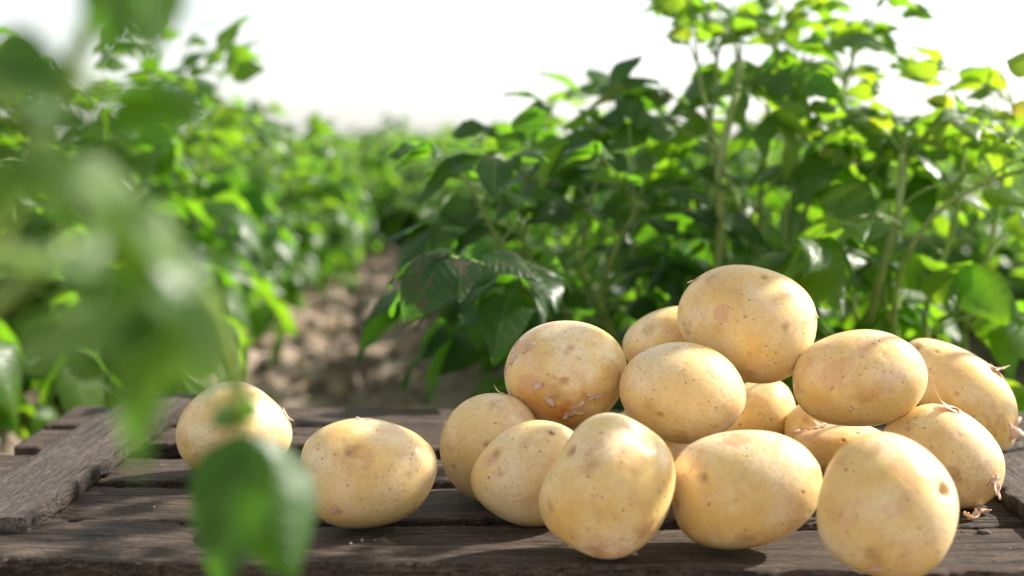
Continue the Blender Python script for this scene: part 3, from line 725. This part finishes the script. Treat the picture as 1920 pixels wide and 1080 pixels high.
def grow_stem(fol, P, nleaf, rng, r0=.0055, leafsc=1.0, t0=.12, tone=.5, parent=None, base=np.zeros(3), outward=None):
    Q = bez(P, 26)-base; rad = np.linspace(r0, r0*.38, len(Q))
    V, F = tube(Q, rad, 7)
    st = mesh_obj('stem', V, F, M['stem'], parent)
    az = rng.uniform(0, 6.28)
    for k in range(nleaf):
        a = t0+(1-t0)*(k+.5)/nleaf; i = min(int(a*25), 24); p = Q[i]; tg = unit(Q[i+1]-Q[i])
        az += 2.4+rng.normal(0, .3)
        el = rng.uniform(.25, .8)+.5*max(a-.6, 0)
        d = np.array([math.cos(az)*math.cos(el), math.sin(az)*math.cos(el), math.sin(el)])
        if outward is not None: d = d+outward*.35
        lf = LEAVES[int(rng.integers(len(LEAVES)))]
        sc = leafsc*rng.uniform(.8, 1.15)*(1-.28*max(a-.55, 0)/.45)*(.75+.25*min(a/.35, 1))
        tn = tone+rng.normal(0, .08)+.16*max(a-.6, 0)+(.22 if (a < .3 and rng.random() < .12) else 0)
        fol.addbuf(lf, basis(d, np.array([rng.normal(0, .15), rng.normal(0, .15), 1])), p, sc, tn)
    for k in range(4):
        az += 2.4; el = rng.uniform(.6, 1.2)
        d = np.array([math.cos(az)*math.cos(el), math.sin(az)*math.cos(el), math.sin(el)])
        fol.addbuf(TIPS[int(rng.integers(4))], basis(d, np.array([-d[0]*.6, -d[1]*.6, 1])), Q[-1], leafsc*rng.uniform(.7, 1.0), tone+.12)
    return st
def gz(x, y): return float(ground_z(np.array([x]), np.array([y]))[0])
def plant(base_xy, stems, seed, label, group=None, leafsc=1.0, nleaf=9, tone=.5, t0=.12):
    rng = np.random.default_rng(seed)
    base = np.array([base_xy[0], base_xy[1], gz(*base_xy)])
    root = empty('potato_plant', base); tag(root, label, 'potato plant', group)
    fol = Buf()
    for P in stems:
        P = [base+np.array([rng.normal(0, .02), rng.normal(0, .02), -.01])]+[np.asarray(p) for p in P]
        nl = nleaf if not isinstance(nleaf, (list, tuple)) else nleaf[0]
        grow_stem(fol, P, nl, rng, leafsc=leafsc, tone=tone, parent=root, base=base, t0=t0)
    fol.build('foliage', [M['leaf'], M['stem']], root)
    return root
def auto_stems(base, n, h, spread, rng):
    S = []
    for k in range(n):
        a = 2*PI*k/n+rng.uniform(-.4, .4); rr = spread*rng.uniform(.35, 1.0); hh = h*rng.uniform(.72, 1.0)*(1-.25*(rr/spread)**2)
        tip = np.array([base[0]+math.cos(a)*rr, base[1]+math.sin(a)*rr, base[2]+hh])
        mid = np.array([base[0]+math.cos(a)*rr*.45, base[1]+math.sin(a)*rr*.45, base[2]+hh*.55])
        S.append([mid, tip])
    return S
def copy_tree(o, parent=None):
    c = o.copy(); col.objects.link(c)
    if parent is not None: c.parent = parent
    for ch in list(o.children): copy_tree(ch, c)
    return c
def rowpos(lateral, s):
    """a point s metres along a row whose lateral place is given"""
    return RN[0]*lateral+RU[0]*s, RN[1]*lateral+RU[1]*s
GR = 'potato plants in rows beyond the crate'

# -- near plants of the right row
RIGHT = FUR0+ROWS/2; LEFT = FUR0-ROWS/2
x, y = rowpos(RIGHT-.07, 1.62)
plantA = plant((x, y), [[at(1010, 500, 1.48), at(985, 480, 1.45), at(980, 450, 1.45)], [at(1080, 480, 1.5), at(1105, 400, 1.5), at(1120, 325, 1.5)],
               [at(1000, 560, 1.42), at(930, 450, 1.38), at(900, 385, 1.36)], [at(1180, 500, 1.6), at(1190, 420, 1.6), at(1210, 320, 1.6)],
               [at(1120, 560, 1.45), at(1150, 470, 1.42), at(1190, 400, 1.4)]],
      1, 'dark bushy potato plant leaning over the furrow behind the middle of the pile', leafsc=1.0, nleaf=7, tone=.22)
x, y = rowpos(RIGHT+.02, 1.60)
plantB = plant((x, y), [[at(1352, 420, 1.50), at(1350, 300, 1.50), at(1372, 210, 1.5), at(1385, 110, 1.5)], [at(1480, 480, 1.6), at(1490, 300, 1.6), at(1500, 130, 1.6)],
               [at(1440, 560, 1.5), at(1400, 420, 1.45), at(1330, 250, 1.45), at(1310, 130, 1.45)], [at(1530, 500, 1.62), at(1560, 340, 1.62), at(1590, 195, 1.62)],
               [at(1420, 520, 1.55), at(1430, 300, 1.55), at(1450, 100, 1.55)], [at(1500, 420, 1.52), at(1560, 240, 1.5), at(1600, 110, 1.48)], [at(1330, 420, 1.58), at(1330, 240, 1.55), at(1345, 110, 1.52)],
               ],
      12, 'tall potato plant with a bare pale stem, its top against the white sky', leafsc=1.0, nleaf=7, tone=.62, t0=.26)
x, y = rowpos(RIGHT+.28, 1.52)
plant((x, y), [[at(1640, 560, 1.42), at(1680, 440, 1.40), at(1700, 300, 1.40)], [at(1720, 600, 1.45), at(1790, 440, 1.43), at(1810, 265, 1.42)],
               [at(1660, 590, 1.36), at(1720, 410, 1.33), at(1830, 340, 1.31), at(1950, 310, 1.30)], [at(1600, 600, 1.5), at(1590, 480, 1.48), at(1610, 360, 1.46)],
               [at(1800, 600, 1.5), at(1860, 470, 1.5), at(1885, 300, 1.5)]],
      3, 'bright potato plant with a slanting branch, at the right edge of the frame', leafsc=1.0, nleaf=6, tone=.66, t0=.2)


plant((.74, 1.22), [[(.68, 1.17, .60), (.62, 1.12, .92), (.52, 1.03, 1.05)], [(.69, 1.22, .62), (.65, 1.20, .95), (.55, 1.14, 1.09)],  # plant added out of frame so its leaves shade the left of the pile
                  [(.72, 1.18, .60), (.68, 1.06, .92), (.58, .99, 1.03)]], 6,
      'tall unseen potato plant right of the crate, added to shade the left of the pile', leafsc=.8, nleaf=6, tone=.5, t0=.84)
for pts, r_ in (([at(1340, 640, 1.44), at(1353, 420, 1.40), at(1344, 330, 1.39), at(1358, 262, 1.39), at(1378, 185, 1.40), at(1392, 120, 1.42)], .0058),
                ([at(1630, 600, 1.40), at(1650, 520, 1.36), at(1684, 400, 1.35), at(1690, 290, 1.36)], .0046), ([at(1470, 640, 1.5), at(1468, 500, 1.45), at(1474, 380, 1.45)], .0040)):
    o0_ = np.array(plantB.location); V, F = tube(bez(pts, 30)-o0_, np.linspace(r_, r_*.6, 30), 9)
    mesh_obj('stem', V, F, M['stem'], plantB)['label'] = 'thick pale sunlit stem'
# -- hand-placed leaves: each one a part of the plant it grows on
def spray(parent, stalk, leaflets, name='leaf', label=None, mk='leaf', tone=.45, r=.0016, seed=0):
    """stalk: world points; leaflets: (base, tip, width, up, bend, fold)"""
    o0 = np.array(parent.location); b = Buf()
    V, F = tube(bez(stalk, 20)-o0, np.linspace(r*1.3, r*.7, 20), 7); b.add(V, F, 1)
    for k, (p0, p1, w, up, bend, fold) in enumerate(leaflets):
        p0, p1 = np.asarray(p0), np.asarray(p1); L = np.linalg.norm(p1-p0)
        V, U = leaflet(L*(1+.12*bend), w, bend, fold, .05, .1*((k % 3)-1), seed*20+k)
        b.add(V@basis(p1-p0+np.asarray(up)*bend*L*.55, up)+p0-o0, LQ, 0, U, tone=tone-.45+((k*37) % 10-5)*.012)
    o = b.build(name, [M[mk], M['stem']], parent)
    if label: o['label'] = label
    o.data.attributes['tone'].data.foreach_get('value', t_ := np.zeros(len(o.data.vertices), np.float32))
    o.data.attributes['tone'].data.foreach_set('value', t_+np.float32(.45))
    return o
UPZ = np.array([0, 0, 1.0]); TOC = -FWD                # TOC: towards the lens side of the scene
d = 1.16
spray(plantA, [at(1000, 560, 1.36), at(960, 510, 1.28), at(890, 490, 1.20), at(830, 478, d)], [
    (at(835, 478, d), at(752, 614, d-.02), .046, TOC+UPZ*.3, .12, .12), (at(842, 476, d), at(706, 585, d+.05), .026, TOC+UPZ, .25, .3),
    (at(850, 474, d), at(715, 508, d+.04), .030, UPZ+TOC*.2, .35, .3), (at(870, 480, d+.02), at(860, 560, d-.02), .034, TOC+UPZ*.4, .2, .2),
    (at(905, 478, d+.05), at(1010, 520, d+.03), .032, UPZ+TOC*.6, .2, .2), (at(930, 495, d+.07), at(1062, 505, d+.08), .028, UPZ*.9+TOC*.3, .3, .3)],
    label='drooping compound leaf with brown blight patches', mk='sick_leaf', tone=.12, seed=3)
d = 1.30
spray(plantA, [at(1000, 340, 1.44), at(950, 300, 1.38), at(890, 290, 1.33)], [
    (at(900, 292, d), at(775, 360, d-.03), .040, UPZ+TOC*.3, .35, .3), (at(910, 290, d), at(840, 262, d), .030, UPZ, .2, .3), (at(930, 296, d), at(925, 372, d-.03), .036, UPZ*.6+TOC, .25, .3)],
    tone=.18, seed=4)
d = 1.34
spray(plantA, [at(960, 580, 1.40), at(930, 590, 1.36), at(905, 585, 1.34)], [
    (at(905, 582, d), at(893, 662, d), .030, TOC+UPZ*.3, .2, .2), (at(930, 560, d), at(850, 612, d), .030, TOC+UPZ, .3, .2), (at(955, 590, d), at(940, 655, d), .032, UPZ*.5+TOC, .2, .2)],
    tone=.22, seed=5)

# -- generic plants of the rows: a few kinds, copied with their parts
PROTO = []
for v in range(6):
    rng = np.random.default_rng(90+v)
    root = empty('potato_plant', (0, 0, 0)); fol = Buf()
    h = .40+.025*(v % 3); n = 8
    S = auto_stems(np.zeros(3), n, h, .38, rng)
    for P in S: grow_stem(fol, [np.array([0, 0, -.02])]+P, 9, rng, leafsc=rng.uniform(.95, 1.2), parent=root, tone=.54)
    fol.build('foliage', [M['leaf'], M['stem']], root)
    PROTO.append(root)
def in_view(x, y, m=.5):
    X_ = x+y*math.tan(YAW); return abs(X_) < y*(960/FPX)+m
rng = np.random.default_rng(5); used = set(); count = 0
def put(v, x, y, sc, rot, label, group):
    global count
    src = PROTO[v]
    if v in used: o = copy_tree(src)
    else: o = src; used.add(v)
    o.location = (x, y, gz(x, y)); o.scale = (min(sc, 1.2), min(sc, 1.2), sc*rng.uniform(.95, 1.05)); o.rotation_euler = (0, 0, rot)
    tag(o, label, 'potato plant', group); count += 1
    return o
NEARL = {0: 'blurred potato plant just behind the crate at the left edge of the frame', 1: 'tall blurred plant filling the left side behind the hanging foreground leaves',
         2: 'blurred potato plant with a yellowing leaf, between the left edge and the furrow', 3: 'blurred plant whose lone sprig stands highest where the left row meets the sky'}
# left row, near
for k, (s, dl, sc) in enumerate([(1.95, -.48, 1.30), (2.12, -.20, 1.55), (2.50, -.08, 1.36), (2.88, -.06, 1.22)]):
    x, y = rowpos(LEFT+dl, s); put(k, x, y, sc, k*1.3, NEARL[k], None)
for row in range(-7, 8):
    if row in (): continue
    L0 = FUR0+ROWS*(row+.5)
    s = 1.5+rng.uniform(0, .3)
    while s < 13:
        x, y = rowpos(L0+rng.normal(0, .05), s)
        step = .40 if s < 6 else .6
        near_left = row == -1 and s < 3.0
        near_right = row == 0 and s < 1.95
        if in_view(x, y) and not near_left and not near_right and y > 1.5 and count < 290:
            sc = rng.uniform(.84, .98)
            if row == -1: lab, gp = 'bushy green plant further along the left row', 'plants of the left row'
            elif row == 0: lab, gp = 'bushy green plant further along the right row', 'plants of the right row'
            elif row < 0: lab, gp = 'hazy blurred plant in the rows farther left', 'plants of the farther left rows'
            else: lab, gp = 'hazy blurred plant in the rows farther right', 'plants of the farther right rows'
            if row == 0 and s < 2.3: sc *= 1.15
            if row == -1 and s < 4.2: sc *= 1.15
            if row == -1: x += .04 if s < 4.5 else .10
            put(int(rng.integers(6)), x, y, sc, rng.uniform(0, 6.28), lab, gp)
        s += step*rng.uniform(.9, 1.1)
for s in np.arange(7.0, 13, .55):                    # further on the plants close over the furrow
    x, y = rowpos(FUR0+rng.normal(0, .10), s); put(int(rng.integers(6)), x, y, rng.uniform(1.02, 1.12)*(1.22 if s < 8.5 else 1.08), rng.uniform(0, 6.28), 'distant plant closing over the furrow', 'plants closing over the furrow')
print('plants', count)

# -- the far field: rows run together into one mass
rng = np.random.default_rng(77); fb = Buf()
FV, FU = leaflet(1, .66, .3, .3, .06, 0, 9)
n = 15000
ss = 13+77*rng.random(n)**1.9; la = rng.uniform(-1, 1, n)*(ss*.40+1.5)
la = np.round(la/ROWS)*ROWS + ROWS/2 + FUR0 + rng.normal(0, .20, n)
tt = 1-((la-FUR0-ROWS/2+ROWS*50) % ROWS-0)/ROWS
Pxy = np.c_[RN[0]*la+RU[0]*ss, RN[1]*la+RU[1]*ss]
Q3 = FV.reshape(NI, NJ, 3)[::2, ::2]; q5 = Q3.reshape(-1, 3); qI = np.arange(15).reshape(5, 3)
QF = np.stack([qI[:-1, :-1], qI[:-1, 1:], qI[1:, 1:], qI[1:, :-1]], -1).reshape(-1, 4)
q5u = FU.reshape(NI, NJ, 3)[::2, ::2].reshape(-1, 3)
Vs, Fs, Us, Ts = [], [], [], []
hn = Noise(8, .35, dims=2)(Pxy)
for i in range(n):
    a = rng.uniform(0, 6.28); el = rng.uniform(-.6, .5)
    Bm = basis([math.cos(a)*math.cos(el), math.sin(a)*math.cos(el), math.sin(el)], [rng.normal(0, .4), rng.normal(0, .4), 1])
    sc = .12*(1+ss[i]/35)
    z = .08+(.46+.05*hn[i])*(1-rng.random()**1.6)
    Vs.append(q5*sc@Bm+[Pxy[i, 0], Pxy[i, 1], z]); Fs.append(QF+15*i); Us.append(q5u); Ts.append(np.full(15, .58+rng.normal(0, .08)))
ff = mesh_obj('far_potato_field', np.concatenate(Vs), np.concatenate(Fs), M['leaf'], attrs={'tone': np.concatenate(Ts)}, uv=np.concatenate(Us))
tag(ff, 'far rows of the potato field merging below the white sky', 'crop field', kind='stuff')

# dry straw and shed leaf scraps between the rows
rng = np.random.default_rng(55); lb = Buf()
for k in range(420):
    s_ = 1.5+3.5*rng.random()**1.5; l_ = (LEFT+.1 if rng.random() < .7 else RIGHT-.1)+rng.normal(0, .16)
    x, y = rowpos(l_, s_); z = gz(x, y)+.006; a = rng.uniform(0, 6.28)
    if k % 2:
        Lh = rng.uniform(.03, .09); e_ = np.array([math.cos(a), math.sin(a), rng.uniform(-.1, .35)])*Lh
        P_ = np.array([x, y, z])+np.outer(np.linspace(0, 1, 5), e_); P_[:, 2] += .006*np.sin(np.linspace(0, 3, 5))
        V, F = tube(P_, np.full(5, .0013), 4); lb.add(V, F, 0)
    else:
        V, U = leaflet(rng.uniform(.02, .045), .02, rng.uniform(.3, 1), rng.uniform(.2, .8), .2, rng.normal(0, .8), k)
        lb.add(V@basis([math.cos(a), math.sin(a), .2], [rng.normal(0, .6), rng.normal(0, .6), 1])+[x, y, z+.006], LQ, 0, U)
tag(mesh_obj('dry_litter', np.concatenate(lb.V), np.concatenate(lb.F), M['dry_leaf']), 'straw coloured stalks and shed leaf scraps strewn under the rows', 'plant litter', kind='stuff')

# withered leaves lying on the soil at the left
rng = np.random.default_rng(21)
for k, (px, py, dd, lab) in enumerate([(60, 705, 1.7, 'withered yellow leaf on the soil at the far left'), (150, 700, 1.8, 'curled yellow leaf on the soil beyond the left crate corner'), (205, 690, 1.9, 'brownish withered leaf under the left row of plants'), (95, 570, 1.75, 'single bright yellow leaf low on the left row')]):
    p = at(px, py, dd); p[2] = max(gz(p[0], p[1])+.012, p[2] if k == 3 else 0)
    if k == 3: continue
    b = Buf()
    for j in range(4):
        V, U = leaflet(.06, .036, rng.uniform(.2, .7), rng.uniform(.2, .6), .15, rng.normal(0, .5), k*9+j)
        a = rng.uniform(0, 6.28); b.add(V@basis([math.cos(a), math.sin(a), .25], [rng.normal(0, .5), rng.normal(0, .5), 1]), LQ, 0, U)
    o = mesh_obj('withered_leaf', np.concatenate(b.V), np.concatenate(b.F), M['dry_leaf'], loc=p)
    tag(o, lab, 'dead leaf')

# ------------------------------------------------------------------ the plant in front of the lens, left
bx, by = -.36, .36
FG = empty('potato_plant', (bx, by, gz(bx, by)))
tag(FG, 'strongly blurred potato plant hanging into the picture at the left, nearest the lens', 'potato plant')
o0 = np.array(FG.location); KD = .80
atf = lambda px, py, d: at(px, py, d*KD)
def fstem(P, r0=.004, r1=.0022):
    Q = bez(P, 30)-o0; V, F = tube(Q, np.linspace(r0, r1, 30), 9); return mesh_obj('stem', V, F, M['stem'], FG)
base = o0
fstem([base, base+[.01, .01, .25], atf(-120, 700, .40), atf(-20, 520, .40), atf(60, 250, .39), atf(180, 60, .38), atf(215, -60, .38)])
fstem([base, base+[.02, .0, .22], atf(-200, 760, .39), atf(-60, 560, .38), atf(120, 470, .38)])
T1, T2 = TOC+UPZ*.25, TOC*.7+UPZ
# lowest pair hanging over the slats
spray(FG, [atf(120, 470, .38), at(280, 470, .32), at(395, 560, .35), at(440, 700, .39), at(455, 800, .42)], [
    (at(450, 812, .42), at(412, 1125, .40), .027, TOC+RGT*-.1+UPZ*.65, .10, .30),
    (at(470, 812, .42), at(556, 1100, .41), .030, TOC*.9+RGT*.2+UPZ*.75, .14, -.55),
    (at(446, 770, .415), at(392, 800, .41), .009, T1, .2, .3), (at(452, 765, .415), at(486, 778, .41), .008, T1, .2, .3)],
    label='hanging leaf pair in front of the slats', tone=.30, r=.0026, seed=31)
# middle leaves
spray(FG, [atf(280, 470, .39), atf(300, 520, .385), atf(300, 560, .38)], [
    (atf(300, 560, .38), atf(245, 885, .35), .021*KD, TOC*.8+RGT*-.2+UPZ*.9, .12, .45),
    (atf(310, 560, .38), atf(400, 745, .385), .024*KD, -(UPZ*.5+TOC), -.2, .25),
    (atf(270, 490, .38), atf(400, 640, .385), .030*KD, UPZ+TOC*.4, .2, .35),
    (atf(330, 560, .385), atf(-20, 690, .36), .026*KD, -(UPZ*.8+TOC*.7), -.12, .2)],
    label='cluster of large leaves hanging over the left batten', tone=.50, r=.002, seed=32)
spray(FG, [atf(120, 470, .38), atf(60, 480, .37), atf(0, 470, .36)], [
    (atf(250, 500, .37), atf(-40, 480, .34), .018*KD, -(UPZ+TOC*.45), -.1, .2), (atf(230, 410, .37), atf(380, 520, .38), .026*KD, UPZ+TOC*.5, .25, .3)],
    label='pale translucent leaf crossing the left edge', tone=.74, r=.002, seed=33)
spray(FG, [atf(60, 250, .39), atf(110, 300, .38), atf(160, 340, .375)], [
    (atf(60, 280, .37), atf(125, 410, .365), .016*KD, -(TOC+UPZ*.6), -.2, .3), (atf(130, 300, .375), atf(290, 420, .375), .018*KD, -(UPZ+TOC*.6), -.2, .3), (atf(180, 390, .37), atf(290, 530, .37), .026*KD, UPZ+TOC*.6, .2, .3),
    (atf(60, 300, .37), atf(-40, 420, .36), .022*KD, TOC*.6+UPZ, .25, .3)],
    label='pale leaflets half way up the foreground stem', tone=.78, r=.0018, seed=34)
# upper leaves
spray(FG, [atf(130, 140, .385), atf(170, 165, .38), atf(200, 175, .38)], [
    (atf(170, 190, .38), atf(390, 150, .375), .026*KD, UPZ+TOC*.1, .15, .35), (atf(200, 200, .38), atf(400, 215, .37), .018*KD, UPZ*.3+TOC, .1, .2)],
    label='dark level leaf under the topmost leaf pair', tone=.30, r=.0018, seed=35)
spray(FG, [atf(215, -60, .38), atf(225, -40, .375), atf(230, -30, .375)], [
    (atf(215, -90, .375), atf(215, 108, .37), .022*KD, TOC+RGT*-.3+UPZ*.1, .08, .2), (atf(262, -90, .375), atf(290, 112, .37), .024*KD, TOC+RGT*.6+UPZ*.2, .1, .2)],
    label='topmost leaf pair, one bright and one dark', tone=.42, r=.0018, seed=36)
spray(FG, [atf(60, 250, .39), atf(0, 180, .375), atf(-30, 120, .37)], [
    (atf(-40, 110, .37), atf(128, 135, .36), .022*KD, UPZ*.5+TOC, .2, .3), (atf(-40, 130, .36), atf(140, 210, .36), .018*KD, UPZ+TOC*.35, .2, .2), (atf(60, 200, .38), atf(190, 260, .37), .018*KD, UPZ+TOC*.4, .2, .2)],
    label='leaf with a pale sheen in the upper left corner', tone=.42, r=.0018, seed=37)
